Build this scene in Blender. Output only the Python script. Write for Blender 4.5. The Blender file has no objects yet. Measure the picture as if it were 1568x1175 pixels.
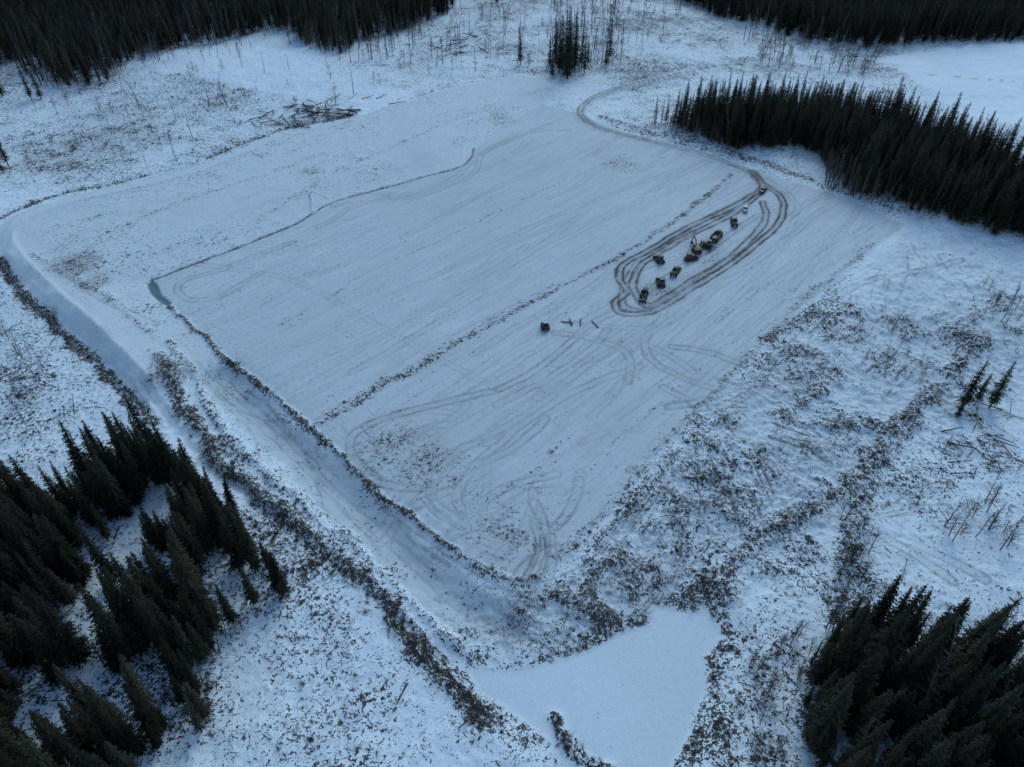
import bpy, math, random
import numpy as np
from mathutils import Vector, Matrix
H=120.0; PITCH=math.radians(40); F=1087.0
sp,cp=math.sin(PITCH),math.cos(PITCH)
rng=np.random.default_rng(7); random.seed(7)
sc=bpy.context.scene
# ---------- survey helper: photo survey coordinate -> ground metres ----------
def g(u,v):
    dx=(u-784)/F; dy=(587.4-v)/F
    t=H/(sp-dy*cp)
    return (dx*t,(cp+dy*sp)*t)
def smooth(pts,n=4,closed=False):
    P=[np.array(p,float) for p in pts]; out=[]
    m=len(P)
    for i in range(m-(0 if closed else 1)):
        p0=P[(i-1)%m] if (closed or i>0) else P[i]; p1=P[i]; p2=P[(i+1)%m]
        p3=P[(i+2)%m] if (closed or i+2<m) else p2
        for k in range(n):
            t=k/n
            out.append(.5*((2*p1)+(-p0+p2)*t+(2*p0-5*p1+4*p2-p3)*t*t+(-p0+3*p1-3*p2+p3)*t**3))
    if not closed: out.append(P[-1])
    return [tuple(p) for p in out]
def L(pts,n=4): return [g(*p) for p in smooth(pts,n)]
def PG(pts): return [g(*p) for p in pts]
# ---------- noise ----------
def h2(ix,iy,s):
    n=(ix*374761393+iy*668265263+s*144269504)&0xffffffff
    n=((n^(n>>13))*1274126177)&0xffffffff
    n=n^(n>>16)
    return n/4294967296.0
def vn(x,y,s=0):
    fx=np.floor(x);fy=np.floor(y);ix=fx.astype(np.int64);iy=fy.astype(np.int64)
    tx=x-fx;ty=y-fy;tx=tx*tx*(3-2*tx);ty=ty*ty*(3-2*ty)
    a=h2(ix,iy,s);b=h2(ix+1,iy,s);c=h2(ix,iy+1,s);d=h2(ix+1,iy+1,s)
    return (a+(b-a)*tx)*(1-ty)+(c+(d-c)*tx)*ty
def fbm(x,y,sc_,o=4,s=0):
    r=0;a=1;t=0;f=1/sc_
    for i in range(o):
        xr=x*.8-y*.6;yr=x*.6+y*.8
        x,y=xr,yr
        r=r+a*vn(x*f+i*17.3,y*f-i*9.1,s+i*7);t+=a;a*=.5;f*=2.03
    return r/t
def ss(a,b,x):
    t=np.clip((x-a)/(b-a),0,1);return t*t*(3-2*t)
def pld(x,y,pts,maxd):
    d=np.full(x.shape,maxd*1.0)
    P=np.array(pts);lo=P.min(0)-maxd;hi=P.max(0)+maxd
    I0=np.nonzero((x>lo[0])&(x<hi[0])&(y>lo[1])&(y<hi[1]))[0]
    if len(I0)==0: return d
    xs=x[I0];ys_=y[I0];dl=d[I0]
    for (ax,ay),(bx,by) in zip(pts[:-1],pts[1:]):
        m=(xs>min(ax,bx)-maxd)&(xs<max(ax,bx)+maxd)&(ys_>min(ay,by)-maxd)&(ys_<max(ay,by)+maxd)
        i=np.nonzero(m)[0]
        if len(i)==0: continue
        X=xs[i];Y=ys_[i];vx=bx-ax;vy=by-ay;q=vx*vx+vy*vy+1e-9
        t=np.clip(((X-ax)*vx+(Y-ay)*vy)/q,0,1)
        dl[i]=np.minimum(dl[i],np.hypot(X-ax-t*vx,Y-ay-t*vy))
    d[I0]=dl
    return d
def inside(x,y,pts):
    c=np.zeros(x.shape,bool);n=len(pts)
    for k in range(n):
        ax,ay=pts[k];bx,by=pts[(k+1)%n]
        if ay==by: continue
        c^=((ay>y)!=(by>y))&(x<(bx-ax)*(y-ay)/(by-ay)+ax)
    return c
def sdf(x,y,pts,maxd=40):
    d=pld(x,y,pts+[pts[0]],maxd);return np.where(inside(x,y,pts),-d,d)
# ---------- layout ----------
PAD=PG([(235,432),(262,468),(340,545),(480,658),(590,770),(700,850),(760,880),(810,888),(850,870),(930,785),(1060,640),(1180,520),(1290,420),(1385,345),(1290,300),(1150,262),(960,205),(890,175),(830,160),(760,200),(725,232),(700,258),(600,285),(510,310),(450,345),(330,395)])
LBAND=PG([(235,432),(330,395),(450,345),(510,310),(600,285),(700,258),(725,232),(830,160),(860,140),(800,118),(680,142),(540,185),(430,205),(300,255),(150,295),(40,330),(5,360),(15,400),(70,455),(150,525),(235,600),(340,545)])
POND=PG([(1010,918),(1085,925),(1110,960),(1075,995),(1080,1050),(1060,1110),(1030,1160),(1000,1230),(960,1300),(880,1240),(860,1130),(800,1085),(745,1065),(715,1020),(790,1015),(890,985),(960,955),(1000,945)])
RROUGH=PG([(700,900),(860,880),(940,790),(1065,640),(1185,515),(1260,470),(1330,400),(1400,350),(1568,380),(1700,480),(1600,560),(1450,640),(1350,720),(1310,800),(1200,860),(1110,920),(1010,940),(900,1010),(790,1030),(700,980),(640,900)])
FIELD_R=PG([(1380,330),(1568,375),(1750,420),(1700,470),(1500,450),(1420,490),(1300,470),(1290,420)])
FIELD_TR=PG([(1380,100),(1330,90),(1568,62),(1900,70),(1900,260),(1568,200),(1450,170)])
SNOW_BR=PG([(1330,800),(1568,700),(1800,760),(1800,1000),(1568,960),(1400,930),(1310,930),(1290,860)])
SM_L=PG([(170,95),(330,75),(430,40),(520,110),(640,150),(560,190),(420,150),(300,130)])
FOR=dict(
 f1=PG([(-350,730),(20,745),(110,735),(170,690),(240,690),(300,730),(360,800),(410,860),(455,905),(390,935),(325,985),(300,1040),(330,1085),(265,1140),(240,1200),(200,1500),(-400,1500)]),
 f2=PG([(1225,985),(1310,965),(1450,990),(1568,1020),(1750,1040),(1800,1500),(1250,1500),(1235,1200),(1205,1120)]),
 f3=PG([(1010,192),(1060,205),(1130,232),(1175,232),(1245,238),(1280,268),(1310,300),(1420,332),(1480,350),(1568,368),(1750,405),(1800,330),(1600,300),(1500,245),(1400,205),(1300,180),(1190,172),(1120,180),(1060,178)]),
 f4=PG([(1040,0),(1110,28),(1190,50),(1250,66),(1330,74),(1440,68),(1568,64),(1900,66),(1900,-110),(1000,-110)]),
 f5=PG([(-300,155),(-60,120),(20,104),(80,134),(160,132),(200,98),(330,74),(415,48),(450,62),(480,86),(535,86),(570,60),(620,42),(690,20),(740,-110),(-400,-110)]),
)
a=np.array(g(480,655));b=np.array(g(1120,270));RD=(b-a)/np.linalg.norm(b-a)
ra=math.atan2(RD[1],RD[0])
LINES=[ # pts, halfwidth m, density, height
 ([(480,655),(600,585),(740,502),(860,440),(960,385),(1050,325),(1120,268)],.9,.68,.12),
 ([(485,640),(610,572),(740,494),(850,435)],.6,.45,.1),
 ([(430,500),(560,420),(660,375),(780,315),(870,275),(960,235)],.5,.44,0),
 ([(700,845),(640,800),(590,765),(480,660),(400,592),(340,545),(262,470)],.65,.86,.7),
 ([(478,328),(474,300),(500,305)],.4,.6,.3),
 ([(400,340),(520,268),(620,225),(720,180),(800,165)],1.2,.46,.2),
 ([(160,370),(300,310),(420,270),(500,240)],1.4,.46,.2),
 ([(60,400),(110,430),(180,470),(240,520)],1.2,.48,.2),
 ([(700,850),(770,885),(830,880)],.8,.78,.6),
 ([(830,875),(900,810),(985,715),(1060,632),(1130,560),(1180,510),(1250,440),(1340,375)],.9,.54,.35),
 ([(750,770),(850,690),(950,600),(1060,520),(1160,440)],.5,.36,.05),
 ([(820,800),(930,690),(1040,590),(1150,500),(1260,410)],.6,.38,.05),
 ([(0,400),(20,432),(70,482),(120,530),(170,575),(228,640)],1.4,.98,-.6),
 ([(245,550),(265,590),(300,650),(350,712),(420,770),(500,842),(560,890),(600,930)],1.7,.86,.9),
 ([(262,530),(300,580),(330,640),(370,690),(440,750)],1.0,.62,.4),
 ([(0,335),(80,302),(160,282),(280,255),(400,208),(470,190),(540,180)],1.4,.85,-.6),
 ([(590,935),(640,985),(690,1040),(745,1095)],1.5,.98,.7),
 ([(610,925),(650,965),(700,1020),(760,1075)],.8,.7,.3),
 ([(850,905),(900,930),(960,955),(1010,950),(1060,910),(1110,870),(1180,810),(1260,770),(1320,720),(1370,650),(1430,600),(1500,520)],2.0,.82,.7),
 ([(930,860),(900,900),(960,960),(1000,975)],1.2,.85,.6),
 ([(1040,690),(980,750),(940,800),(900,860),(950,850)],1.0,.72,.5),
 ([(1010,720),(1100,730),(1130,700),(1100,780),(1180,800),(1230,790)],1.0,.72,.5),
 ([(1180,520),(1230,485),(1290,478),(1320,490)],1.2,.8,.6),
 ([(1200,520),(1215,570),(1250,600),(1210,640),(1330,650),(1410,640),(1340,700)],1.0,.72,.5),
 ([(1390,490),(1400,540),(1440,560),(1490,600),(1520,700)],1.6,.74,.5),
 ([(1340,710),(1310,790),(1300,850),(1330,890),(1300,930)],2.2,.76,.5),
 ([(760,1020),(800,1010),(870,1000),(930,965),(1000,965)],1.4,.82,.2),
 ([(1100,915),(1120,965),(1085,1000),(1095,1050),(1080,1110),(1040,1170)],1.8,.76,.3),
 ([(780,1110),(860,1115),(900,1090)],1.0,.65,.3),
 ([(920,178),(980,198),(1060,218),(1130,238),(1200,262),(1300,300)],1.4,.78,.4),
 ([(330,640),(400,710),(450,750),(520,815),(600,880),(680,960),(740,1010)],.8,.56,.4),
]
LINES=[(L(p),w,d,h) for p,w,d,h in LINES]
SPIT=L([(848,1098),(868,1128),(892,1152),(935,1175)],5)
CRACK=L([(232,430),(330,393),(400,365),(450,345),(478,328),(510,310),(600,285),(660,268),(700,258),(722,240),(726,228)],6)
BLOB=[ # u,v,rad m,dens,brown
 (120,412,11,.62,.6),(150,435,7,.6,.4),(260,570,8,.85,.5),(480,272,7,.5,.4),(590,300,9,.36,.2),(945,250,12,.5,.1),(760,180,10,.45,.1),(1075,385,13,.55,.3),
 (1000,445,9,.55,.2),(600,680,16,.44,.1),(650,735,14,.44,.1),(1470,520,14,.7,.1),(1010,880,10,.66,.1),
 (830,960,16,.52,.0),(1060,840,18,.6,.0),(400,820,16,.66,.25),(1240,560,12,.52,0),(770,800,16,.42,0),(860,930,12,.54,0),(1190,830,14,.7,0),(1400,740,10,.6,0),(920,1000,9,.55,0),(1140,1000,14,.62,0),(1160,1100,14,.66,0),(480,30,8,.4,0),(700,60,40,.6,0),
 (170,200,50,.6,.2),(110,240,40,.64,.2),(540,880,12,.5,0),(740,930,16,.46,0),(330,690,8,.66,.3),(1120,740,14,.52,0),(1280,660,14,.5,0)]
RUTS=[ # pts,strength
 ([(1150,262),(1168,284),(1150,300),(1110,322),(1050,350),(990,385),(955,405),(948,425),(960,445),(942,462),(950,478),(980,480),(1015,470),(1060,440),(1110,410),(1150,380),(1185,350),(1200,325),(1195,300),(1165,280)],.95),
 ([(1170,290),(1120,328),(1060,358),(1000,392),(975,415),(970,440),(985,466),(1010,462),(1060,430),(1110,400),(1150,365),(1172,335),(1168,310)],.75),
 ([(1175,275),(1205,296),(1222,320),(1205,335),(1185,345),(1120,392)],.35),
 ([(1165,290),(1100,330),(1030,372),(985,395),(965,420),(955,440),(955,470),(1000,478)],.6),
 ([(1130,390),(1080,422),(1030,455),(990,475)],.55),
 ([(1160,330),(1130,350),(1100,372),(1060,398),(1020,425),(990,450)],.5),
 ([(640,748),(590,742),(548,712),(536,685),(548,660),(600,637),(700,612),(780,590),(850,545),(900,500),(940,480)],.40),
 ([(870,495),(920,500),(990,502),(1012,490),(1020,470)],.32),
 ([(960,585),(965,552),(945,532),(900,518),(850,510)],.32),
 ([(400,418),(340,452),(295,460),(272,446),(282,430),(340,412),(450,370)],.34),
 ([(300,405),(450,430),(580,500),(740,585)],.16),
 ([(840,190),(780,215),(730,240),(690,275),(600,305)],.28),
 ([(870,200),(800,205),(740,235),(720,270),(640,300),(560,310),(510,315)],.26),
 ([(800,830),(720,790),(700,760),(740,700),(860,610),(980,560)],.28),
 ([(700,800),(660,760),(690,700),(800,640),(900,560),(1000,500)],.26),
 ([(760,620),(820,590),(900,540),(930,505)],.34),
 ([(880,560),(930,540),(1010,500),(1100,440),(1200,370),(1260,320)],.24),
 ([(120,370),(90,400),(120,440),(190,480),(240,500)],.24),
 ([(1060,640),(1150,600),(1190,540),(1260,470),(1330,430),(1400,420),(1470,400)],.38),
 ([(590,770),(700,850),(800,900),(900,870),(990,770),(1050,690)],.42),
 ([(300,560),(420,660),(520,755),(620,840),(720,930),(800,960)],.24),
 ([(745,168),(770,190),(760,165),(785,188)],.3),
 ([(1010,880),(1000,920),(950,930),(920,900),(930,870)],.45),
 ([(800,905),(870,930),(960,880),(1040,800),(1120,760)],.4),
 ([(770,920),(840,960),(930,900),(1010,810),(1060,720)],.4),
 ([(1900,150),(1600,128),(1480,118),(1330,112),(1230,108)],.3),
 ([(590,768),(640,700),(760,620),(900,530),(1040,430)],.16),
]
RUTS=[(L(p,5),s,1.05,.36) for p,s in RUTS]
def arcs(box,n,ang,R,s0,s1,l0=10,l1=26,jit=.22):
    for i in range(n):
        u=random.uniform(box[0],box[2]);v=random.uniform(box[1],box[3]);x0,y0=g(u,v)
        th=random.choice(ang)+random.gauss(0,jit);l=random.uniform(l0,l1);kk=random.choice([-1,1])/random.uniform(*R)
        P=[]
        for j in range(6):
            P.append((x0,y0));x0+=math.cos(th)*l/5;y0+=math.sin(th)*l/5;th+=kk*l/5
        RUTS.append((P,random.uniform(s0,s1),1.05,.33))
def fan(u,v,u2,v2,n,sp_,spread,curve,s):
    # dozer push marks: n roughly parallel grooves, broken and uneven
    x0,y0=g(u,v);x1,y1=g(u2,v2);th0=math.atan2(y1-y0,x1-x0);l0=math.hypot(x1-x0,y1-y0)
    for i in range(n):
        o=(i-(n-1)/2);th=th0+o*spread+random.gauss(0,.07);px=x0-math.sin(th0)*o*sp_+random.gauss(0,.6);py=y0+math.cos(th0)*o*sp_+random.gauss(0,.6)
        st=random.uniform(-.3,.3)*l0;px+=math.cos(th)*st;py+=math.sin(th)*st;l=l0*random.uniform(.35,1.15);P=[]
        cv=curve+random.gauss(0,.012)
        for j in range(6):
            P.append((px,py));px+=math.cos(th)*l/5;py+=math.sin(th)*l/5;th+=cv*l/5
        RUTS.append((P,s*random.uniform(.35,.95),0,random.uniform(.25,.5)))
fan(1215,640,1330,690,11,2.0,.02,.005,.85)
fan(1180,690,1290,735,8,2.0,.02,.005,.75)
fan(1120,700,1170,790,11,2.1,-.04,.01,.75)
fan(1040,710,1080,800,8,2.2,-.05,.0,.65)
fan(1330,510,1250,600,11,2.3,.03,-.01,.7)
fan(1400,500,1340,600,7,2.4,.04,.0,.6)
fan(1430,390,1480,470,9,2.8,.03,.01,.45)
fan(1340,430,1300,500,6,2.8,.03,.01,.4)
fan(920,890,990,925,6,1.7,.0,.01,.8)
fan(1090,600,1150,650,8,2.2,.03,.02,.55)
fan(1010,780,970,850,7,2.2,.03,.02,.6)
fan(1230,760,1180,800,6,2.2,.03,.02,.55)
fan(780,910,900,975,8,1.6,.02,.01,.5)
fan(640,780,720,850,6,2.0,.02,.01,.3)
fan(740,800,830,850,7,2.0,.03,.02,.3)
fan(560,650,620,700,6,2.2,.05,.03,.22)
fan(480,740,640,900,4,1.7,.0,.0,.4)
fan(350,590,500,730,4,2.2,.0,.0,.35)
arcs((1020,560,1400,820),34,[2.4,-.6,1.0,.2],(10,50),.25,.5)
arcs((1230,480,1520,620),22,[2.2,.7,-.4],(12,60),.25,.45)
arcs((560,660,900,860),18,[.8],(10,40),.15,.32)
arcs((760,880,1020,990),14,[.8,-.4],(12,40),.3,.5)
arcs((400,230,1150,640),26,[ra],(200,800),.10,.22,50,130,.02)
arcs((600,400,1150,740),18,[ra],(200,800),.10,.22,40,110,.03)
arcs((500,300,1250,640),8,[.84],(40,150),.1,.2,20,50)
arcs((60,310,500,440),12,[.75],(20,80),.12,.28)
arcs((760,150,1000,300),10,[.84],(20,80),.12,.28)
ROAD=L([(1260,108),(1180,99),(1100,103),(1000,120),(930,140),(895,160),(890,178),(915,195),(970,210),(1060,232),(1120,252),(1150,266),(1172,290)],5)
LROAD=L([(250,645),(205,585),(140,520),(70,455),(25,408),(8,372),(35,345),(110,315),(220,290),(330,258),(430,215)],5)
CHAN=L([(335,572),(400,640),(480,712),(560,787),(620,842),(700,912),(770,950)],5)
DITCH2=L([(220,590),(300,690),(380,760),(460,815),(540,880),(620,950),(700,1015)],5)
POOL=PG([(224,436),(232,428),(241,436),(247,452),(263,464),(258,471),(242,462),(230,450)])
def terrain(x,y):
    wx=x+(fbm(x,y,6,3,3)-.5)*2.6; wy=y+(fbm(x,y,6,3,11)-.5)*2.6
    w2x=x+(fbm(x,y,14,3,21)-.5)*9; w2y=y+(fbm(x,y,14,3,31)-.5)*9
    wsx=x+(fbm(x,y,5,2,41)-.5)*.8; wsy=y+(fbm(x,y,5,2,43)-.5)*.8
    dp=sdf(wx,wy,PAD,40); pad=ss(1.5,-1.5,dp)
    lb=ss(3.5,-3.5,sdf(wx*.5+w2x*.5,wy*.5+w2y*.5,LBAND,10))
    psd=sdf(w2x*.35+x*.65,w2y*.35+y*.65,POND,10)
    pond=ss(.8,-.8,psd)
    rr=ss(4,-4,sdf(w2x,w2y,RROUGH,10))
    fr=ss(5,-5,sdf(w2x,w2y,FIELD_R,10)); ftr=ss(4,-4,sdf(w2x,w2y,FIELD_TR,10))
    sbr=ss(4,-4,sdf(w2x,w2y,SNOW_BR,10)); sml=ss(4,-4,sdf(w2x,w2y,SM_L,10))
    n_lo=fbm(x,y,30,3,51); n_md=fbm(x,y,5,3,61); n_hi=fbm(x,y,1.3,3,71)
    p=(x*RD[0]+y*RD[1]); q=(-x*RD[1]+y*RD[0])
    qq=q+(fbm(x,y,25,2,83)-.5)*3
    streak=.5*vn(p/14,qq/1.1,81)+.5*vn(p/5,qq/.5,85)
    dens=.47+(n_lo-.5)*.7+(n_md-.5)*.45
    far=ss(250,420,y); dens=dens+.10*far
    dirt=np.zeros_like(x); brown=np.zeros_like(x); shade=np.ones_like(x)
    h=(fbm(x,y,60,4,91)-.5)*5+ (n_md-.5)*.9+(n_hi-.5)*.3
    h=h+5*np.exp(-((x+150)/60)**2-((y-400)/45)**2)
    out=ss(0,26,np.maximum(dp,0)); lower=ss(230,130,y)
    h=h*(.15+.85*ss(2,20,dp)) - 1.6*out*lower
    dens=dens*(1-rr)+rr*(.41+(n_md-.5)*1.0+(n_lo-.5)*.7); h=h+rr*((n_md-.5)*1.4+(n_hi-.5)*.8)
    for m,dv in ((fr,.22),(ftr,.05),(sbr,.36),(sml,.3)):
        dens=dens*(1-m)+m*(dv+(n_md-.5)*.3)
    lb_d=.24+(streak-.5)*.3+(n_lo-.5)*.6+(n_md-.5)*.3
    dens=dens*(1-lb)+lb*lb_d; h=h*(1-lb)+lb*(.25+1.9*ss(0,22,dp)+ (n_md-.5)*.3)
    pd=.15+(streak-.5)*.30+(n_lo-.5)*.4+(n_md-.5)*.2
    dens=dens*(1-pad)+pad*pd; h=h*(1-pad)+pad*((streak-.5)*.10+(n_hi-.5)*.12)
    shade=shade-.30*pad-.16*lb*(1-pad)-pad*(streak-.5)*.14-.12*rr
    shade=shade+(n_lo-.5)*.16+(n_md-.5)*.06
    brown=brown+lb*.08
    d=pld(wx,wy,CHAN,14); m=np.exp(-(d/4.5)**2); h=h-2.3*m; mm=ss(5.5,4,d); dens=dens*(1-mm)+mm*(.26+(n_md-.5)*.7+(n_hi-.5)*.2); shade=shade*(1-mm)+.73*mm  # channel band: shadow of the slope face painted in as darker snow
    d=pld(wx,wy,DITCH2,8); m=np.exp(-(d/1.8)**2); h=h-.8*m; dens=dens-.26*ss(3,1,d)
    d=pld(wsx,wsy,LROAD,12); m=ss(2.1,1.6,d); dens=dens*(1-m)+m*.08; h=h+.5*np.exp(-(d/5)**2)-.12*np.exp(-((d-.9)/.4)**2)*m; shade=shade*(1-m)+m*.86
    h=h+.3*np.exp(-((d-3.2)/.8)**2)
    for pts,w,dv,hh in LINES:
        d=pld(wx,wy,pts,w*4+1); wob=w*(.3+1.5*n_md)
        m=ss(wob*2.0,wob*.3,d)
        t=dv+(n_hi-.5)*.4+(n_md-.5)*.3
        dens=np.where(m>0,np.maximum(dens,dens*(1-m)+m*t),dens)
        if hh: h=h+hh*np.exp(-(d/(w*1.2))**2)*(.6+.8*n_md)*(d<w*4)
        if abs(hh)>.85 or (dv>.95): brown=brown+.3*m
    for u,v,r,dv,br in BLOB:
        cx,cy=g(u,v); d=np.hypot(w2x-cx,w2y-cy); m=ss(r,r*.2,d)
        dens=np.maximum(dens,dens*(1-m)+m*(dv+(n_md-.5)*.6+(streak-.5)*.3)); brown=brown+br*m
    d=pld(wx*.5+wsx*.5,wy*.5+wsy*.5,CRACK,5); wv=.05+.6*n_md; m=ss(wv+.3,wv-.1,d); dirt=np.maximum(dirt,m*(.35+.9*n_hi)); h=h-.25*np.exp(-(d/.6)**2)
    ph=ss(7,-1,psd)
    dens=dens*(1-pond)+pond*.0; h=h*(1-ph)+ph*(-2.2)
    shade=shade*(1-pond)+pond*(.90+(n_lo-.5)*.07); brown=brown*(1-pond)
    d=pld(wx,wy,SPIT,5); m=ss(1.9,.6,d); dens=np.maximum(dens,m*(.8+(n_hi-.5)*.5)); h=h+.5*np.exp(-(d/1.3)**2)*(.5+n_md)
    for pts,s,gap,wd in RUTS:
        if gap>0: d=pld(wsx,wsy,pts,3.4)
        else: d=pld(wx*.6+wsx*.4,wy*.6+wsy*.4,pts,3.4)
        i=np.nonzero(d<3.3)[0];d=d[i]
        if len(i)==0: continue
        if gap>0:
            m=np.exp(-((d-gap)/wd)**2)+.2*np.exp(-((d)/.8)**2)
            if s>.5: m=m+.3*np.exp(-((d-gap)/1.1)**2)
            m=m*(.25+1.5*n_md[i])*(.5+1.*n_hi[i]);hd=.14
        else:
            m=np.exp(-(d/wd)**2)*ss(.25,.65,n_md[i]*.5+n_hi[i]*.5)*1.5;hd=.4
        m=m*ss(3.3,2.6,d)*(1-pond[i])
        dirt[i]=np.maximum(dirt[i],s*m*.95); h[i]-=hd*s*m
    d=pld(wsx,wsy,ROAD,10); m=ss(2.7,1.9,d)
    rdirt=.25+.45*np.exp(-((d-1.0)/.5)**2)+(n_hi-.5)*.6+(n_md-.5)*.4
    dirt=np.maximum(dirt,m*rdirt); dens=dens*(1-m)+m*.25; h=h*(1-m)+m*.3
    brown=brown+m*.15
    e=np.exp(-((d-3.2)/.5)**2); h=h+.35*e
    pool=ss(.4,-.4,sdf(x,y,POOL,5)); h=h-.5*pool; dens=dens*(1-pool)
    return h,np.clip(dens,0,1),np.clip(dirt,0,1),np.clip(brown,0,1),np.clip(shade,.4,1.1),pool
# ---------- materials ----------
def newmat(n):
    m=bpy.data.materials.new(n);m.use_nodes=True
    return m,m.node_tree.nodes,m.node_tree.links,m.node_tree.nodes['Principled BSDF']
def simple(n,c,rough=.8,metal=0,var=.25,scale=3):
    m,N,K,b=newmat(n); b.inputs['Roughness'].default_value=rough;b.inputs['Metallic'].default_value=metal
    tc=N.new('ShaderNodeTexCoord');no=N.new('ShaderNodeTexNoise');no.inputs['Scale'].default_value=scale;no.inputs['Detail'].default_value=2
    K.new(tc.outputs['Object'],no.inputs['Vector'])
    mx=N.new('ShaderNodeMix');mx.data_type='RGBA'
    mx.inputs[6].default_value=(*[v*(1-var) for v in c],1);mx.inputs[7].default_value=(*[min(1,v*(1+var)) for v in c],1)
    K.new(no.outputs['Fac'],mx.inputs[0]);K.new(mx.outputs[2],b.inputs['Base Color'])
    return m
def ground_mat():
    m,N,K,b=newmat('snow_ground_material')
    def M(op,a,c=None,cl=False):
        n=N.new('ShaderNodeMath');n.operation=op;n.use_clamp=cl
        for i,v in enumerate((a,c)):
            if v is None: continue
            if isinstance(v,(int,float)): n.inputs[i].default_value=v
            else: K.new(v,n.inputs[i])
        return n.outputs[0]
    def A(nm):
        n=N.new('ShaderNodeAttribute');n.attribute_name=nm;return n.outputs['Fac']
    def mixc(f,a,c):
        n=N.new('ShaderNodeMix');n.data_type='RGBA'
        K.new(f,n.inputs[0])
        for i,v in ((6,a),(7,c)):
            if isinstance(v,tuple): n.inputs[i].default_value=(*v,1)
            else: K.new(v,n.inputs[i])
        return n.outputs[2]
    tc=N.new('ShaderNodeTexCoord')
    def noise(s,d,r=.6,dist=0):
        n=N.new('ShaderNodeTexNoise');n.inputs['Scale'].default_value=s;n.inputs['Detail'].default_value=d;n.inputs['Roughness'].default_value=r;n.inputs['Distortion'].default_value=dist
        K.new(tc.outputs['Object'],n.inputs['Vector']);return n.outputs['Fac']
    def smst(x,lo,hi):
        n=N.new('ShaderNodeMapRange');n.interpolation_type='SMOOTHSTEP';K.new(x,n.inputs[0])
        for i,v in ((1,lo),(2,hi)):
            if isinstance(v,(int,float)): n.inputs[i].default_value=v
            else: K.new(v,n.inputs[i])
        return n.outputs[0]
    dens,dirt,brown,shade,pool=A('dens'),A('dirt'),A('brown'),A('shade'),A('pool')
    n1=noise(1.2,3,.62,.8);n2=noise(3.4,2.5,.65)
    nn=M('ADD',M('MULTIPLY',n1,.58),M('MULTIPLY',n2,.42))
    thr=M('SUBTRACT',.655,M('MULTIPLY',dens,.22))
    speck=smst(nn,M('SUBTRACT',thr,.02),M('ADD',thr,.03))
    speck=M('MULTIPLY',speck,M('ADD',.65,M('MULTIPLY',n2,.7)),True)
    dd=M('MULTIPLY',dirt,M('ADD',.3,M('MULTIPLY',n2,1.4)),True)
    soil=M('MAXIMUM',speck,dd)
    snow=mixc(smst(n2,.3,.7),(.68,.76,.79),(.78,.85,.87))
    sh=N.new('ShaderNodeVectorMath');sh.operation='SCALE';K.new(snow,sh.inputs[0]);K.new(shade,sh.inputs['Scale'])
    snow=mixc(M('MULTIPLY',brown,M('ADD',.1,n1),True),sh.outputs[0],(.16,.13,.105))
    soilc=mixc(smst(n2,.3,.7),(.024,.021,.018),(.085,.07,.057))
    col=mixc(soil,snow,soilc)
    col=mixc(pool,col,(.09,.15,.15))
    K.new(col,b.inputs['Base Color'])
    K.new(M('SUBTRACT',.75,M('MULTIPLY',pool,.5)),b.inputs['Roughness'])
    b.inputs['Specular IOR Level'].default_value=.25
    bp=N.new('ShaderNodeBump');bp.inputs['Strength'].default_value=.6;bp.inputs['Distance'].default_value=.4
    K.new(M('MULTIPLY',nn,M('ADD',.2,dens)),bp.inputs['Height']);K.new(bp.outputs[0],b.inputs['Normal'])
    return m
# ---------- ground mesh ----------
ang=np.radians(np.concatenate([np.linspace(82,10.3,950),np.linspace(10.1,1.6,50)]))
ys=np.concatenate([np.array([-3000,-1200,-500,-250,-120,-60,-30,-12,0,8]),H/np.tan(ang)])
si=np.linspace(-1,1,1200);so=1+np.array([.03,.07,.13,.22,.35,.55,.9,1.5,2.6,4.5,8,14])
s=np.concatenate([-so[::-1],si,so])
S,Y=np.meshgrid(s,ys); X=S*(78+.6*np.clip(Y,0,4000)); nr,nc=X.shape
x=X.ravel();y=Y.ravel()
h,dens,dirt,brown,shade,pool=terrain(x,y)
co=np.stack([x,y,h],1).astype(np.float32)
idx=np.arange(nr*nc).reshape(nr,nc)
q=np.stack([idx[:-1,:-1],idx[:-1,1:],idx[1:,1:],idx[1:,:-1]],-1).reshape(-1,4).astype(np.int32)
me=bpy.data.meshes.new('snow_ground');me.vertices.add(len(co));me.vertices.foreach_set('co',co.ravel())
me.loops.add(q.size);me.loops.foreach_set('vertex_index',q.ravel())
me.polygons.add(len(q));me.polygons.foreach_set('loop_start',np.arange(0,q.size,4,dtype=np.int32))
me.polygons.foreach_set('use_smooth',np.ones(len(q),bool))
me.update(calc_edges=True)
for nm,arr in (('dens',dens),('dirt',dirt),('brown',brown),('shade',shade),('pool',pool)):
    at=me.attributes.new(nm,'FLOAT','POINT');at.data.foreach_set('value',arr.astype(np.float32))
me.materials.append(ground_mat())
go=bpy.data.objects.new('snow_ground',me);sc.collection.objects.link(go)
def hz(px,py):
    return terrain(np.atleast_1d(np.array(px,float)),np.atleast_1d(np.array(py,float)))[0]
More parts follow.
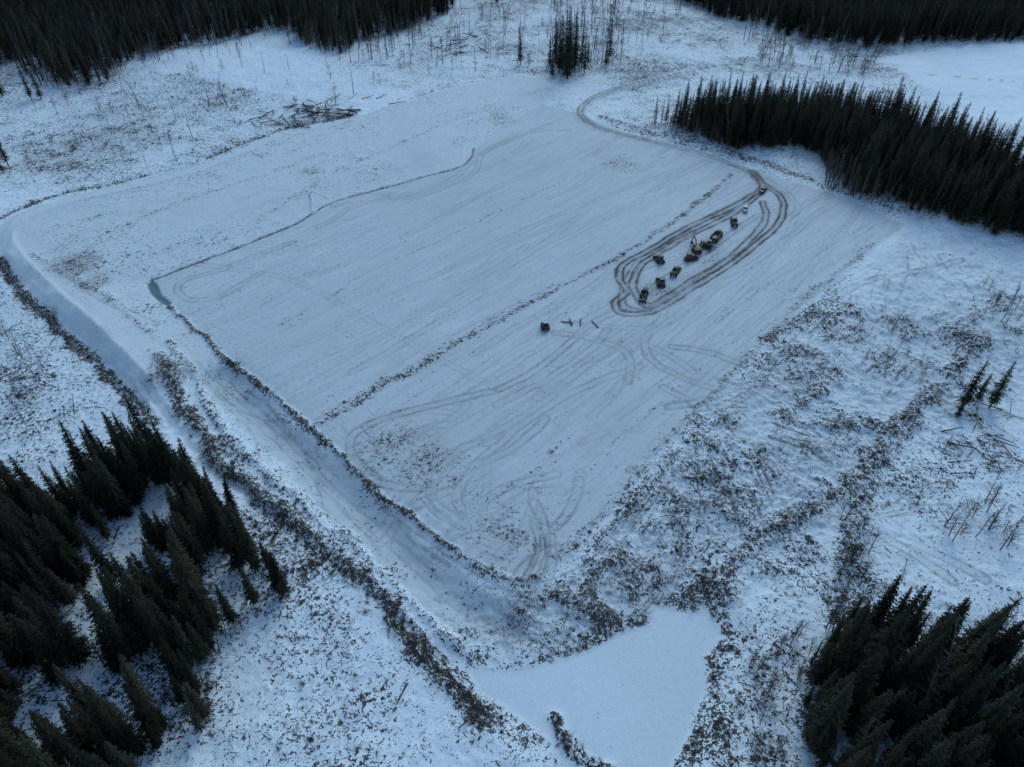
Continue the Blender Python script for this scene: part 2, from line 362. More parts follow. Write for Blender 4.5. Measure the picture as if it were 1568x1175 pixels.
# ---------- mesh builder ----------
class MB:
    def __init__(s): s.v=[];s.f=[];s.m=[];s.t=[]
    def add(s,vs,fs,mi=0,tip=None):
        o=len(s.v);s.v+=vs;s.f+=[tuple(i+o for i in f) for f in fs];s.m+=[mi]*len(fs);s.t+=(tip or [0.0]*len(vs))
    def tube(s,p,q,r0,r1,n=4,mi=0,cap=False):
        p=Vector(p);q=Vector(q);d=(q-p)
        if d.length<1e-5:return
        d.normalize();a=d.orthogonal().normalized();b_=d.cross(a)
        vs=[]
        for c,r in ((p,r0),(q,r1)):
            for k in range(n):
                t=2*math.pi*k/n;vs.append(tuple(c+a*(math.cos(t)*r)+b_*(math.sin(t)*r)))
        fs=[(k,(k+1)%n,n+(k+1)%n,n+k) for k in range(n)]
        if cap: fs+=[tuple(range(n))[::-1],tuple(range(n,2*n))]
        s.add(vs,fs,mi)
    def box(s,c,d,mi=0,tx=1,ty=1,sx=0,rot=None,bev=.12):
        x_,y_,z_=d[0]/2,d[1]/2,d[2]/2;e=min(bev,x_*.45,y_*.45,z_*.45)
        rings=[]
        for z,i in ((-z_,e),(-z_+e,0),(z_-e,0),(z_,e)):
            k=(z+z_)/(2*z_);fx=1+(tx-1)*k;fy=1+(ty-1)*k;ox=sx*k
            X_,Y_=x_*fx-i,y_*fy-i;ee=e*.7
            rings.append([(X_+ox,-Y_+ee,z),(X_+ox,Y_-ee,z),(X_-ee+ox,Y_,z),(-X_+ee+ox,Y_,z),(-X_+ox,Y_-ee,z),(-X_+ox,-Y_+ee,z),(-X_+ee+ox,-Y_,z),(X_-ee+ox,-Y_,z)])
        vs=[Vector(p) for r in rings for p in r]
        if rot is not None: vs=[rot@p for p in vs]
        vs=[tuple(p+Vector(c)) for p in vs];fs=[tuple(range(8))[::-1],tuple(range(24,32))]
        for r in range(3):
            for k in range(8): fs.append((r*8+k,r*8+(k+1)%8,(r+1)*8+(k+1)%8,(r+1)*8+k))
        s.add(vs,fs,mi)
    def obj(s,name,mats,coll=None,tip=False,link=True):
        me=bpy.data.meshes.new(name);me.from_pydata(s.v,[],s.f)
        for m in mats: me.materials.append(m)
        me.polygons.foreach_set('material_index',s.m)
        if tip:
            a=me.attributes.new('tip','FLOAT','POINT');a.data.foreach_set('value',s.t)
        me.update();o=bpy.data.objects.new(name,me)
        if coll: coll.objects.link(o)
        elif link: sc.collection.objects.link(o)
        return o
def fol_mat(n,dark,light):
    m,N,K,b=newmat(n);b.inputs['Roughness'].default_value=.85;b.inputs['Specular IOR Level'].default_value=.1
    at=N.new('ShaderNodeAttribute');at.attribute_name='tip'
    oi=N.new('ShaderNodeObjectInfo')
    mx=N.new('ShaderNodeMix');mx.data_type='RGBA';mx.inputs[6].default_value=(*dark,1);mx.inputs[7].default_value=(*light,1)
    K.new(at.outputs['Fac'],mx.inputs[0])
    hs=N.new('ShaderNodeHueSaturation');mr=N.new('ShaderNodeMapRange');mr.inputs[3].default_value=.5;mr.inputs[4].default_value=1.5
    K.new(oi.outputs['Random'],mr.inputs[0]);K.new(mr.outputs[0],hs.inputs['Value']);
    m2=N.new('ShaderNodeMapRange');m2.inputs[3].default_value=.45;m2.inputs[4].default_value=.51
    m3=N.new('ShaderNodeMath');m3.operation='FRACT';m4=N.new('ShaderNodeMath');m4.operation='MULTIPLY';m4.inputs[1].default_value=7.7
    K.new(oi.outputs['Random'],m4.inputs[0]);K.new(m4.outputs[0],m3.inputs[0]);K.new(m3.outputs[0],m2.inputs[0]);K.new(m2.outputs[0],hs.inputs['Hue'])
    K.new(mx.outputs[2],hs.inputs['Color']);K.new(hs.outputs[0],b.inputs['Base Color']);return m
M_fol=fol_mat('spruce_needles',(.009,.012,.008),(.046,.047,.028))
M_bark=simple('bark',(.05,.04,.034));M_twig=simple('bare_twigs',(.055,.045,.038));M_birch=simple('aspen_bark',(.10,.09,.08))
M_wood=simple('weathered_wood',(.055,.042,.034));M_clod=simple('frozen_soil',(.035,.029,.024))
def spruce(seed,hh,r,coll,name,sparse=1.0):
    R=random.Random(seed);mb=MB()
    lean=(R.uniform(-.02,.02),R.uniform(-.02,.02))
    mb.tube((0,0,-.5),(lean[0]*hh,lean[1]*hh,hh*.97),hh*.011+.05,.02,6,1)
    z=hh*R.uniform(.06,.14)
    ph=R.uniform(0,6)
    while z<hh*.985:
        k=z/hh; Lm=r*(1-k)**.72*(1.0 if k>.15 else .75)*(1+.14*math.sin(z*1.7+ph))+.10
        nb=max(4,int((9 if k<.8 else 6)*sparse))
        a0=R.uniform(0,6.28)
        for i in range(nb):
            if R.random()<.12: continue
            az=a0+i*6.283/nb+R.uniform(-.4,.4);Lb=Lm*R.uniform(.5,1.25)
            zz=z+R.uniform(-.25,.25);dx,dy=math.cos(az),math.sin(az);px,py=-dy,dx
            droop=R.uniform(.15,.45)*(1.1-k*.8)
            def P(t): return Vector((lean[0]*zz+dx*Lb*t,lean[1]*zz+dy*Lb*t,zz+Lb*(.10*t-droop*t*t*1.2)))
            n=max(2,int(Lb/.34))
            vs=[];fs=[];tp=[]
            for j in range(n):
                t0=(j+.15)/n;t1=min(1,t0+1.0/n)
                c0=P(t0);c1=P(t1);w=(.26*Lb*(1-t0)**.7*min(1,t0*3+.35)+.10)*R.uniform(.6,1.25)
                for sgn in (-1,1):
                    e=P(min(1,t0+.35*w/Lb+ .25/n))+Vector((px,py,0))*(sgn*w)+Vector((0,0,-.25*w-R.uniform(0,.16)))
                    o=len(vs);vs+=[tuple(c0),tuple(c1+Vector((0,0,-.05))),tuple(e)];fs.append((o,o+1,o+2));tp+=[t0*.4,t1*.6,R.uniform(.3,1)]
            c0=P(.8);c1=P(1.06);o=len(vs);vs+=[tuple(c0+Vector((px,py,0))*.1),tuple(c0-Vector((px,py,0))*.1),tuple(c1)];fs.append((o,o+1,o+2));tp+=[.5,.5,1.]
            mb.add(vs,fs,0,tp)
        z+=R.uniform(.30,.50)*(.75 if k>.8 else 1)
    mb.tube((lean[0]*hh,lean[1]*hh,hh*.95),(lean[0]*hh,lean[1]*hh,hh*1.02),.09,.01,4,0)
    return mb.obj(name,[M_fol,M_bark],coll,True)
def bare(seed,hh,coll,name,mats,spread=.35,nb=34,twigs=5,base=.2):
    R=random.Random(seed);mb=MB()
    p=Vector((0,0,-.3));pts=[p.copy()];d=Vector((R.uniform(-.05,.05),R.uniform(-.05,.05),1))
    for i in range(6):
        d+=Vector((R.uniform(-.07,.07),R.uniform(-.07,.07),0));p=p+d.normalized()*hh/6;pts.append(p.copy())
    rr=hh*.010+.05
    for i in range(6): mb.tube(pts[i],pts[i+1],rr*(1-i/6.5),rr*(1-(i+1)/6.5),5,0)
    for i in range(nb):
        t=base+(1-base)*R.random();f=t*6;k=min(5,int(f));c=pts[k].lerp(pts[k+1],f-k)
        az=R.uniform(0,6.28);l=hh*spread*(1.15-t)*R.uniform(.5,1.1)+.2
        d=Vector((math.cos(az),math.sin(az),R.uniform(.3,1.0))).normalized();e=c+d*l
        mb.tube(c,e,.035*hh/8+.015,.018,3,1)
        for j in range(twigs):
            u=R.uniform(.25,1);c2=c.lerp(e,u);d2=(d+Vector((R.uniform(-1,1),R.uniform(-1,1),R.uniform(-.3,.8)))*.9).normalized()
            mb.tube(c2,c2+d2*l*R.uniform(.2,.45),.026,.012,3,1)
    return mb.obj(name,mats,coll)
def newcoll(n): return bpy.data.collections.new(n)
cs=newcoll('spruce_kinds')
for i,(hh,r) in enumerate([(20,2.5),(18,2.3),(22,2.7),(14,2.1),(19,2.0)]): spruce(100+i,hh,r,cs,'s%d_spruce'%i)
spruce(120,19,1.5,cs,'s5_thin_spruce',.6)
bare(300,17,cs,'s6_bare',[M_birch,M_twig],.16,36,3,.35)
bare(301,19,cs,'s7_bare',[M_birch,M_twig],.14,40,3,.35)
cb=newcoll('bare_kinds')
bare(310,13,cb,'b0',[M_birch,M_twig],.22,34,4,.25);bare(311,9,cb,'b1',[M_bark,M_twig],.35,34,4,.12);bare(312,15,cb,'b2',[M_bark,M_bark],.10,20,2,.3)
bare(313,5,cb,'b3',[M_bark,M_twig],.5,34,5,.02)
cd=newcoll('debris_kinds')
def brush(seed,name,n,l,flat):
    R=random.Random(seed);mb=MB()
    for i in range(n):
        az=R.uniform(0,6.28);c=Vector((R.gauss(0,.3),R.gauss(0,.3),R.uniform(0,.2)));d=Vector((math.cos(az),math.sin(az),R.uniform(.0,flat)))
        ll=l*R.uniform(.4,1.1);mb.tube(c-d*ll*.3*(1 if flat<.6 else 0),c+d*ll,.045,.015,3,0)
        for j in range(2):
            c2=c+d*ll*R.uniform(.3,.9);mb.tube(c2,c2+Vector((R.uniform(-1,1),R.uniform(-1,1),R.uniform(0,.6)))*.4*ll,.025,.01,3,0)
    mb.obj(name,[M_twig],cd)
def clod(seed,name,r,stump=False):
    R=random.Random(seed);mb=MB();vs=[];n=7
    rings=[(0,-.3*r,1.0),(0,.15*r,1.05),(0,.5*r,.75),(0,.7*r,.3)]
    for _,z,k in rings:
        for i in range(n):
            a=6.283*i/n;q=r*k*R.uniform(.65,1.25);vs.append((math.cos(a)*q,math.sin(a)*q,z+R.uniform(-.12,.12)*r))
    fs=[(j*n+i,j*n+(i+1)%n,(j+1)*n+(i+1)%n,(j+1)*n+i) for j in range(3) for i in range(n)]+[tuple(range(3*n,4*n))]
    mb.add(vs,fs,0)
    if stump:
        for i in range(7):
            a=R.uniform(0,6.28);mb.tube((0,0,.3*r),(math.cos(a)*r*1.9,math.sin(a)*r*1.9,R.uniform(-.1,1)*r),.1*r,.03,3,0)
        mb.tube((0,0,0),(R.uniform(-.3,.3),.2,1.1*r),.3*r,.25*r,6,1,True)
    mb.obj(name,[M_clod,M_wood],cd)
def logm(seed,name,l,r,br):
    R=random.Random(seed);mb=MB();p=Vector((-l/2,0,r*.8));
    q_=Vector((l/2,R.uniform(-.3,.3),r*.8+R.uniform(0,.3)));mb.tube(p,q_,r,r*.45,6,0,True)
    for i in range(br):
        c=p.lerp(q_,R.uniform(.3,1));mb.tube(c,c+Vector((R.uniform(0,.6),R.uniform(-1,1),R.uniform(0,.7)))*R.uniform(.5,1.4),.04,.01,3,0)
    mb.obj(name,[M_wood],cd)
brush(1,'d0',14,1.0,.5);brush(2,'d1',12,1.3,1.2);brush(3,'d2',20,.8,.4)
clod(4,'d3',.32);clod(5,'d4',.45,True);clod(6,'d5',.24);clod(10,'d6',.28)
logm(7,'d7',3.5,.12,3);logm(8,'d8',6.5,.16,8);logm(9,'d9',2.2,.09,0)
# ---------- instancer ----------
def instances(name,coll,P,rot,scl,idx):
    me=bpy.data.meshes.new(name);me.vertices.add(len(P));me.vertices.foreach_set('co',np.array(P,np.float32).ravel())
    a=me.attributes.new('irot','FLOAT_VECTOR','POINT');a.data.foreach_set('vector',np.array(rot,np.float32).ravel())
    a=me.attributes.new('iscl','FLOAT_VECTOR','POINT');a.data.foreach_set('vector',np.array(scl,np.float32).ravel())
    a=me.attributes.new('iidx','INT','POINT');a.data.foreach_set('value',np.array(idx,np.int32))
    me.update();o=bpy.data.objects.new(name,me);sc.collection.objects.link(o)
    ng=bpy.data.node_groups.new(name+'_scatter','GeometryNodeTree')
    ng.interface.new_socket('Geometry',in_out='INPUT',socket_type='NodeSocketGeometry');ng.interface.new_socket('Geometry',in_out='OUTPUT',socket_type='NodeSocketGeometry')
    N=ng.nodes;K=ng.links;gi=N.new('NodeGroupInput');gg=N.new('NodeGroupOutput');ip=N.new('GeometryNodeInstanceOnPoints')
    ci=N.new('GeometryNodeCollectionInfo');ci.inputs['Collection'].default_value=coll;ci.inputs['Separate Children'].default_value=True;ci.inputs['Reset Children'].default_value=True
    def na(n,t):
        q=N.new('GeometryNodeInputNamedAttribute');q.data_type=t;q.inputs['Name'].default_value=n;return q.outputs['Attribute']
    K.new(gi.outputs[0],ip.inputs['Points']);K.new(ci.outputs[0],ip.inputs['Instance']);ip.inputs['Pick Instance'].default_value=True
    K.new(na('iidx','INT'),ip.inputs['Instance Index']);K.new(na('irot','FLOAT_VECTOR'),ip.inputs['Rotation']);K.new(na('iscl','FLOAT_VECTOR'),ip.inputs['Scale'])
    K.new(ip.outputs[0],gg.inputs[0]);md=o.modifiers.new('scatter','NODES');md.node_group=ng;return o
def forest(name,poly,spacing,smin,smax,pb=.1,thin=.1,gap=.0,ymax=800):
    xs=[p[0] for p in poly];yy=[p[1] for p in poly]
    gx=np.arange(min(xs),max(xs),spacing);gy=np.arange(min(yy),min(max(yy),ymax),spacing)
    A,B=np.meshgrid(gx,gy);A=A.ravel()+rng.uniform(-.5,.5,A.size)*spacing;B=B.ravel()+rng.uniform(-.5,.5,B.size)*spacing
    ins=sdf(A+(fbm(A,B,8,2,5)-.5)*8,B+(fbm(A,B,8,2,6)-.5)*8,poly,6);k=(ins<0)
    k&=rng.random(A.size)>gap*ss(.52,.66,fbm(A,B,11,2,77))
    A=A[k];B=B[k];e=ins[k];n=len(A);Z=hz(A,B)
    s=(smin+(smax-smin)*rng.random(n)**.8)*(.72+.28*ss(0,-6,e))*(.85+.3*fbm(A,B,14,2,99))
    idx=rng.integers(0,5,n);r=rng.random(n);idx=np.where(r<pb,6+rng.integers(0,2,n),np.where(r<pb+thin,5,idx))
    rot=np.stack([rng.normal(0,.035,n),rng.normal(0,.035,n),rng.uniform(0,6.28,n)],1)
    w=s*rng.uniform(.85,1.25,n)
    instances(name,cs,np.stack([A,B,Z-.1],1),rot,np.stack([w,w,s],1),idx);print(name,n)
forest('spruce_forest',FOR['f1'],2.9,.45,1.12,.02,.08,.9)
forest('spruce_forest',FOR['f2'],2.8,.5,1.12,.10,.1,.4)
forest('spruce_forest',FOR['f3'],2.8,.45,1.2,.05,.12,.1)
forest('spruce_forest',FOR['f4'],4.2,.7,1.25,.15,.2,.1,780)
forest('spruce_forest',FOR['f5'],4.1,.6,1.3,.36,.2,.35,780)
def singles(name,coll,lst):
    for (u,v,i,s_) in lst:
        x_,y_=g(u,v);src=sorted(coll.objects,key=lambda o:o.name)[i]
        if name=='spruce_tree' and 780<u<950 and v<130: s_*=1.15
        o=bpy.data.objects.new(name,src.data);sc.collection.objects.link(o);o.location=(x_,y_,hz(x_,y_)[0]-.1);o.scale=(s_,s_,s_*random.uniform(.95,1.1));o.rotation_euler=(0,0,random.uniform(0,6.28))
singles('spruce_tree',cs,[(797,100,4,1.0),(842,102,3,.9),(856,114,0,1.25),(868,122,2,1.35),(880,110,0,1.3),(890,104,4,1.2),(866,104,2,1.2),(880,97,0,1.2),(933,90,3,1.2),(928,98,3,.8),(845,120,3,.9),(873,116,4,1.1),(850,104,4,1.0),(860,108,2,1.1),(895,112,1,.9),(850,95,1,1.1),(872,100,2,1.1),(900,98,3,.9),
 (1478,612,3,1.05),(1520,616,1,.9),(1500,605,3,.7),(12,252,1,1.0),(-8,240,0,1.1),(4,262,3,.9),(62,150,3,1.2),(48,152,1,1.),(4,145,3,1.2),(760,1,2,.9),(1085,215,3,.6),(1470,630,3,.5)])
def scat_bare(n,poly,pr=(.4,.3,.3,0),smin=.6,smax=1.05):
    xs=[p[0] for p in poly];yy=[p[1] for p in poly];P=[]
    A=rng.uniform(min(xs),max(xs),n*6);B=rng.uniform(min(yy),max(yy),n*6);k=inside(A,B,poly);A=A[k][:n];B=B[k][:n]
    idx=rng.choice(4,len(A),p=pr);s_=rng.uniform(smin,smax,len(A));return A,B,idx,s_
parts=[scat_bare(180,PG([(540,60),(700,0),(760,-20),(1100,-20),(1040,40),(960,100),(760,110),(600,120)])),
 scat_bare(90,PG([(840,0),(960,0),(950,100),(840,110)]),(.5,.2,.3,0),.8,1.3),
 scat_bare(200,PG([(0,100),(80,140),(200,115),(420,66),(540,105),(660,70),(640,40),(300,50),(100,80)]),(.5,.1,.4,0),.8,1.3),
 scat_bare(90,PG([(1130,50),(1350,75),(1330,118),(1170,108)]),(.4,.4,.1,.1),.6,1.2),
 scat_bare(34,PG([(-60,480),(80,540),(60,600),(-60,620)]),(.3,.4,.1,.2),.4,.9),
 scat_bare(22,PG([(1425,740),(1600,760),(1600,850),(1440,820)]),(.2,.4,0,.4),.6,1.),
 scat_bare(60,PG([(1260,960),(1600,960),(1600,1060),(1260,1000)]),(.5,.4,.1,0),.6,1.),
 scat_bare(24,PG([(1290,790),(1340,790),(1340,890),(1280,930)]),(.0,.3,0,.7),.5,.9),
 scat_bare(40,PG([(1000,180),(1140,225),(1140,245),(1000,200)]),(.2,.3,.3,.2),.6,1.),
 scat_bare(60,PG([(1250,240),(1300,290),(1420,340),(1260,290)]),(.3,.3,.3,.1),.6,1.1),
 scat_bare(36,PG([(160,120),(420,60),(560,90),(620,130),(400,190),(150,180)]),(.2,.3,.4,.1),.4,1.0),
 scat_bare(20,PG([(40,160),(200,150),(400,250),(100,260)]),(.2,.2,.6,0),.4,.9),
 scat_bare(50,PG([(240,1050),(420,900),(470,880),(330,1000),(300,1130)]),(.1,.3,.1,.5),.3,.7),
 scat_bare(50,PG([(1140,1000),(1240,960),(1240,1170),(1150,1170)]),(.1,.3,.0,.6),.3,.7),
 scat_bare(20,PG([(1500,440),(1650,480),(1650,560),(1540,520)]),(.3,.4,0,.3),.4,.8)]
A=np.concatenate([p[0] for p in parts]);B=np.concatenate([p[1] for p in parts]);I=np.concatenate([p[2] for p in parts]);S_=np.concatenate([p[3] for p in parts])
n=len(A);instances('bare_aspen_stand',cb,np.stack([A,B,hz(A,B)],1),np.stack([rng.normal(0,.06,n),rng.normal(0,.06,n),rng.uniform(0,6.28,n)],1),np.stack([S_]*3,1),I)
# ---------- debris ----------
n=260000
B=rng.uniform(15,620,n);A=rng.uniform(-1,1,n)*(78+.62*B)
hh_,dn,di,br,sh_,po=terrain(A,B)
k=rng.random(n)<np.clip((dn-.38),0,.5)**1.3*.75*np.where(B>330,.5,1)*(di<.15)
A=A[k];B=B[k];Z=hh_[k];dn=dn[k];n=len(A);print('debris',n)
idx=rng.choice(10,n,p=[.15,.07,.16,.16,.04,.16,.14,.06,.015,.045])
s_=rng.uniform(.35,.95,n)*np.where(dn>.6,1.1,.9)
instances('slash_debris',cd,np.stack([A,B,Z],1),np.stack([rng.normal(0,.12,n),rng.normal(0,.12,n),rng.uniform(0,6.28,n)],1),np.stack([s_]*3,1),idx)
def logs(name,coll,kinds,tilt,rects):
    P=[];R_=[];Sx=[];I_=[]
    for (u0,v0,u1,v1,n,sc_) in rects:
        for i in range(n):
            x_,y_=g(random.uniform(u0,u1),random.uniform(v0,v1));P.append((x_,y_,hz(x_,y_)[0]+random.uniform(.1,.5)));R_.append((tilt+random.gauss(0,.05),0,random.uniform(0,6.28)));k=random.uniform(.4,1.1)*sc_;Sx.append((k*.8,k*.8,k) if tilt else (k,k*1.3,k*1.3));I_.append(random.choice(kinds))
    instances(name,coll,P,R_,Sx,I_)
def along(name,coll,kinds,pts,n,w,sc_):
    P=[];R_=[];Sx=[];I_=[];Q=L(pts,3)
    for i in range(n):
        j=random.randrange(len(Q)-1);t=random.random();ax,ay=Q[j];bx,by=Q[j+1];x_=ax+(bx-ax)*t+random.gauss(0,w);y_=ay+(by-ay)*t+random.gauss(0,w)
        P.append((x_,y_,hz(x_,y_)[0]+.1));R_.append((0,random.gauss(0,.1),math.atan2(by-ay,bx-ax)+random.gauss(0,.5)));k=random.uniform(.4,1)*sc_;Sx.append((k,k,k));I_.append(random.choice(kinds))
    instances(name,coll,P,R_,Sx,I_)
logs('fallen_trees',cb,[0,2,2,1],math.pi/2,[(440,150,545,195,26,1.),(380,160,500,210,10,.8),(740,20,1050,80,60,1.),(560,30,760,110,36,.9),(1440,620,1568,740,22,.6),(0,490,90,570,16,.6),(30,130,400,260,46,.6),(1300,720,1400,900,12,.5),(1420,500,1568,640,14,.5),(280,1080,640,1175,14,.25),(1150,950,1230,1170,14,.4)])
logs('log_pile',cd,[7,8,8],0,[(445,165,540,185,34,1.9),(400,180,470,205,12,1.6),(395,175,440,190,8,1.8),(540,150,640,175,5,1.4),(660,50,760,100,20,1.8),(1450,600,1568,720,20,.9)])
along('slash_windrow',cd,[0,1,2,7,8,9],[(590,935),(640,985),(690,1040),(745,1095)],110,1.2,.9)
along('slash_windrow',cd,[0,1,2,7,9],[(245,550),(300,650),(350,712),(420,770),(500,842),(600,930)],130,1.6,.85)
along('slash_windrow',cd,[0,1,2,3,5],[(848,1098),(868,1128),(892,1152),(935,1175)],50,.8,.7)
singles('dead_tree',cb,[(515,165,1,1.2),(505,180,1,1.),(480,185,3,1.4),(455,175,3,1.5),(540,180,3,1.2),(30,540,1,.9),(50,575,3,1.2)])
# ---------- machines ----------
Y_=simple('yellow_machine_paint',(.15,.105,.045),.6);K_=simple('black_rubber',(.02,.02,.02),.85);G_=simple('tinted_glass',(.02,.03,.035),.2,0,.1)
D_=simple('dark_steel',(.05,.048,.045),.5,.4);W_=simple('white_paint',(.36,.37,.39),.4);R2=simple('dark_red_paint',(.10,.03,.02),.4);B2=simple('dark_blue_paint',(.03,.04,.06),.4);S2=simple('settled_snow',(.5,.53,.57),.8)
O2=simple('faded_machine_paint',(.08,.064,.05),.6)
MT=[Y_,K_,G_,D_,W_,R2,B2,S2]
MT2=[O2,K_,G_,D_,W_,R2,B2,S2]
def Ry(a):return Matrix.Rotation(a,3,'Y')
def wheel(mb,x_,y_,r,w):
    mb.tube((x_,y_-w/2,r),(x_,y_+w/2,r),r,r,14,1,True);mb.tube((x_,y_-w/2-.02,r),(x_,y_+w/2+.02,r),r*.5,r*.5,10,3,True)
def trackset(mb,l,w,gauge,hh):
    for sd in (-1,1):
        yc=sd*gauge/2;ns=20;vs=[]
        for side in (-w/2,w/2):
            for k in range(ns):
                a=2*math.pi*k/ns;cx=(l/2-hh/2)*(1 if math.cos(a)>0 else -1);vs.append((cx+math.cos(a)*hh/2,yc+side,hh/2+math.sin(a)*hh/2))
        fs=[(k,(k+1)%ns,ns+(k+1)%ns,ns+k) for k in range(ns)]+[tuple(range(ns))[::-1],tuple(range(ns,2*ns))];mb.add(vs,fs,1)
        for k in range(5):
            xx=-l/2+hh*.6+k*(l-hh*1.2)/4;mb.tube((xx,yc-w/2-.04,hh*.4),(xx,yc+w/2+.04,hh*.4),hh*.25,hh*.25,8,3,True)
def excavator():
    mb=MB();trackset(mb,4.3,.65,2.4,.95);mb.tube((0,0,.7),(0,0,1.15),.8,.8,14,3,True)
    mb.box((-.6,0,1.75),(3.8,2.6,1.1),0);mb.box((-2.3,0,1.8),(1.0,2.7,1.3),3,bev=.3);mb.box((1.0,.85,2.1),(1.5,.9,1.8),0,.9,.9);mb.box((1.05,.85,2.3),(1.56,.96,1.0),2,.93,.92)
    mb.box((-1.1,-.3,2.4),(1.5,1.4,.25),3);mb.tube((-1.6,-.8,2.3),(-1.6,-.8,3.0),.09,.09,8,3,True)
    p=[Vector((1.1,-.2,1.6)),Vector((3.0,-.2,4.3)),Vector((5.6,-.2,4.4)),Vector((6.4,-.2,1.5))]
    for a_,b_,w in ((p[0],p[1],.5),(p[1],p[2],.45),(p[2],p[3],.38)):
        d=b_-a_;mb.box((a_+b_)/2,(d.length+.3,.42,w),0,rot=Ry(-math.atan2(d.z,d.x)),bev=.08)
    mb.tube((1.6,-.2,1.6),(3.2,-.2,3.8),.11,.08,8,3,True);mb.tube((3.4,-.2,4.9),(5.4,-.2,5.0),.11,.08,8,3,True)
    mb.box((6.2,-.2,.95),(1.2,1.2,1.0),3,.6,1,.3,rot=Ry(.4));return mb
def dozer():
    mb=MB();trackset(mb,4.0,.6,2.3,1.15);mb.box((.7,0,1.55),(2.6,1.3,1.2),0);mb.box((-.8,0,1.45),(1.6,1.7,1.0),0);mb.box((-.7,0,2.5),(1.5,1.6,1.3),2,.9,.9);mb.box((-.7,0,3.2),(1.7,1.8,.14),3)
    mb.tube((1.1,.3,2.1),(1.1,.3,2.9),.08,.08,8,3,True);mb.box((2.75,0,.75),(.22,3.7,1.3),0,rot=Ry(.15));mb.box((2.7,1.75,.75),(.6,.12,1.2),3);mb.box((2.7,-1.75,.75),(.6,.12,1.2),3)
    for sd in(-1,1):mb.tube((0,sd*1.55,.6),(2.7,sd*1.4,.5),.12,.12,6,0,True)
    mb.box((-2.2,0,.9),(.7,.9,.8),3);mb.tube((-2.4,0,1.2),(-2.7,0,.2),.12,.06,6,3,True);return mb
def haul():
    mb=MB()
    for xx in (3.1,-1.2,-2.9):
        for sd in (-1,1):wheel(mb,xx,sd*1.2,.85,.6)
    mb.box((3.4,0,1.6),(2.6,2.2,1.0),0);mb.box((4.4,0,1.5),(.9,2.0,.8),3);mb.box((2.6,0,2.6),(1.5,1.7,1.3),2,.88,.9);mb.box((2.6,0,3.3),(1.5,1.75,.12),3)
    mb.box((0,0,1.2),(7.0,.9,.5),3);mb.box((-1.5,0,1.75),(5.0,2.0,.3),0)
    for sd in(-1,1):mb.box((-1.4,sd*1.35,2.3),(5.4,.14,1.3),0)
    mb.box((1.3,0,2.5),(.16,2.8,1.6),0);mb.box((-3.9,0,2.35),(.9,2.6,.16),0,rot=Ry(.6));mb.box((-1.4,0,2.0),(4.9,2.5,.2),3,.9,.8,bev=.08);return mb
def pickup(c):
    mb=MB()
    for xx in (1.85,-1.75):
        for sd in (-1,1):wheel(mb,xx,sd*.85,.42,.28)
    mb.box((2.1,0,1.0),(1.5,1.95,.65),c,.95,.93);mb.box((0,0,.85),(5.6,1.9,.4),c);mb.box((.35,0,1.15),(2.4,1.95,.5),c);mb.box((.3,0,1.62),(2.2,1.8,.6),2,.72,.86);mb.box((.3,0,1.93),(1.55,1.5,.07),c,bev=.03)
    for sd in(-1,1):mb.box((-1.85,sd*.93,1.15),(2.0,.1,.55),c,bev=.03)
    mb.box((-2.82,0,1.15),(.09,1.9,.55),c,bev=.03);mb.box((-1.85,0,1.1),(1.85,1.7,.15),7,bev=.05);mb.box((2.88,0,.7),(.16,1.9,.3),3);return mb
def skid():
    mb=MB()
    for xx in (.65,-.65):
        for sd in (-1,1):wheel(mb,xx,sd*.95,.5,.36)
    mb.box((-.1,0,.95),(2.5,1.45,.9),3);mb.box((-1.2,0,1.2),(.7,1.4,.9),3);mb.box((.05,0,1.85),(1.4,1.2,1.1),2,.88,.92);mb.box((.05,0,2.42),(1.35,1.25,.1),7,bev=.04)
    for sd in(-1,1):
        mb.tube((-1.4,sd*.9,1.7),(1.3,sd*.9,1.25),.11,.11,6,3,True);mb.tube((1.3,sd*.9,1.25),(1.75,sd*.8,.4),.11,.1,6,3,True)
    mb.box((2.05,0,.4),(.9,2.0,.65),3,.7,1,.15);return mb
def loader():
    mb=MB()
    for xx in (1.6,-1.6):
        for sd in (-1,1):wheel(mb,xx,sd*1.1,.8,.6)
    mb.box((-1.7,0,1.75),(2.6,1.8,1.1),0,.95,.9);mb.box((0,0,1.3),(1.5,1.2,.8),3);mb.box((-.1,0,2.6),(1.4,1.5,1.5),2,.9,.9);mb.box((-.1,0,3.4),(1.5,1.6,.12),0);mb.box((1.4,0,1.4),(1.4,1.2,.9),0)
    for sd in(-1,1):mb.box((2.4,sd*.6,1.3),(2.6,.22,.4),0,rot=Ry(.35))
    mb.box((3.9,0,.65),(1.1,2.8,1.1),3,.7,1,.3);mb.tube((-1.8,.4,2.2),(-1.8,.4,3.0),.08,.08,8,3,True);return mb
MS={}
for nm,f in (('excavator',excavator),('bulldozer',dozer),('articulated_dump_truck',haul),('skid_steer_loader',skid),('wheel_loader',loader)): MS[nm]=f()
MS['pickup_truck']=None
PK=[pickup(5),pickup(6),pickup(4),pickup(3)]
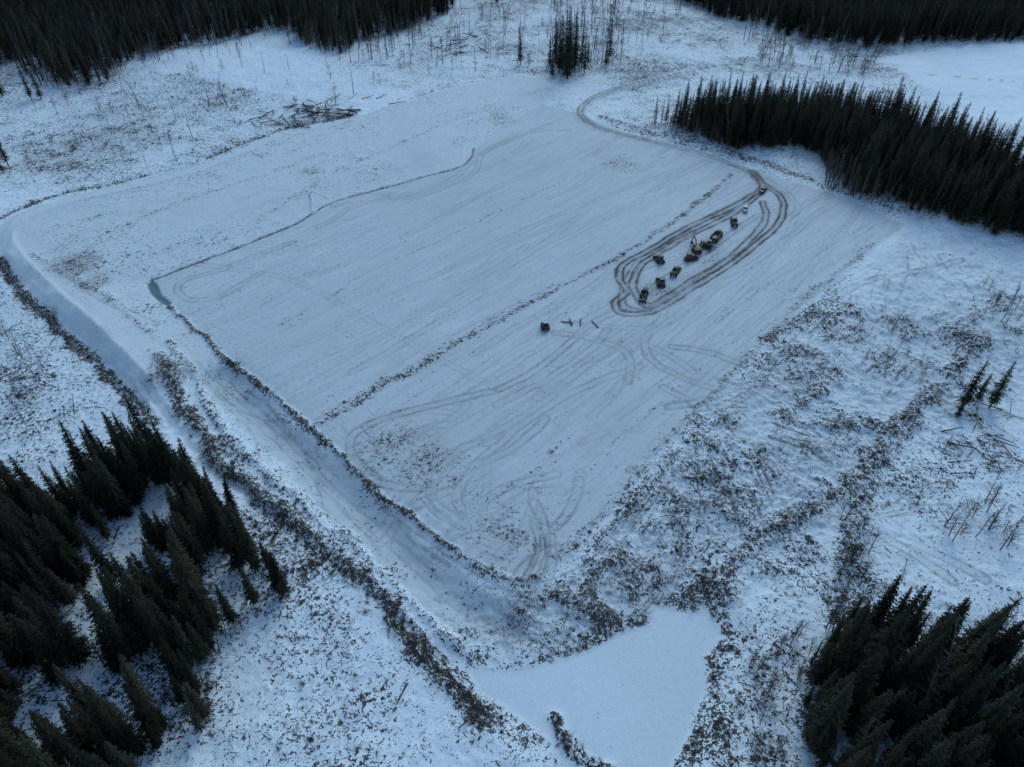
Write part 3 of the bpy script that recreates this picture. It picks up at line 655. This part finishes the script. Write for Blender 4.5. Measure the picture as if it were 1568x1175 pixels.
for nm,u,v,a_,kk,mt in [('excavator',1066,386,.9,0,0),('articulated_dump_truck',1096,367,.15,0,1),('wheel_loader',1124,345,.6,0,1),('bulldozer',1056,398,-.4,0,1),('bulldozer',1082,378,1.9,0,0),
  ('wheel_loader',1033,420,.3,0,1),('bulldozer',1012,436,.7,0,1),('wheel_loader',986,454,3.6,0,1),('bulldozer',1010,401,1.,0,1),('pickup_truck',1141,323,.5,2,0),
  ('pickup_truck',1168,294,.1,3,0),('skid_steer_loader',835,504,.9,0,1)]:
    mb=MS[nm] or PK[kk];o=mb.obj(nm,MT2 if mt else MT);x_,y_=g(u,v);o.location=(x_,y_,hz(x_,y_)[0]+.02);o.rotation_euler=(0,0,ra+a_);o.scale=((1.0,)*3 if nm[:4]=='skid' else (.82,)*3)
def mat(u,v,a_,n):
    mb=MB()
    for i in range(n): mb.tube((-1.8,i*.34,.15+.02*(i%2)),(1.8,i*.34+.05,.17),.15,.14,8,0,True)
    mb.tube((-1.2,-.2,.38),(-1.2,n*.34,.4),.1,.1,6,0,True)
    o=mb.obj('timber_bundle',[M_wood]);x_,y_=g(u,v);o.location=(x_,y_,hz(x_,y_)[0]);o.rotation_euler=(0,0,a_)
mat(868,494,2.9,1);mat(874,494,1.7,1);mat(889,494,1.5,1);mat(911,497,2.0,1)
# ---------- light ----------
w=bpy.data.worlds.new('World');sc.world=w;w.use_nodes=True;N=w.node_tree.nodes;K=w.node_tree.links
sk=N.new('ShaderNodeTexSky');sk.sky_type='NISHITA';sk.sun_disc=False
AZ=math.radians(20)
sk.sun_rotation=AZ;sk.ozone_density=4.0;sk.air_density=1.3;sk.dust_density=.2
bg=N['Background'];bg.inputs['Strength'].default_value=.15;K.new(sk.outputs[0],bg.inputs['Color'])
sl=bpy.data.lights.new('sun','SUN');sl.energy=1.2;sl.angle=math.radians(30);sl.color=(.84,1,1)
so_=bpy.data.objects.new('sun',sl);sc.collection.objects.link(so_)
el2=math.radians(38);d=Vector((math.sin(AZ)*math.cos(el2),math.cos(AZ)*math.cos(el2),math.sin(el2)))
so_.rotation_euler=d.to_track_quat('Z','Y').to_euler()
sk.sun_elevation=el2
cam=bpy.data.cameras.new('camera');co_=bpy.data.objects.new('camera',cam);sc.collection.objects.link(co_);sc.camera=co_
co_.location=(0,0,H);co_.rotation_euler=(math.pi/2-PITCH,0,0);cam.sensor_width=36;cam.lens=36*F/1568;cam.clip_end=8000;cam.clip_start=1
sc.view_settings.view_transform='Standard';sc.view_settings.look='None';sc.view_settings.exposure=0
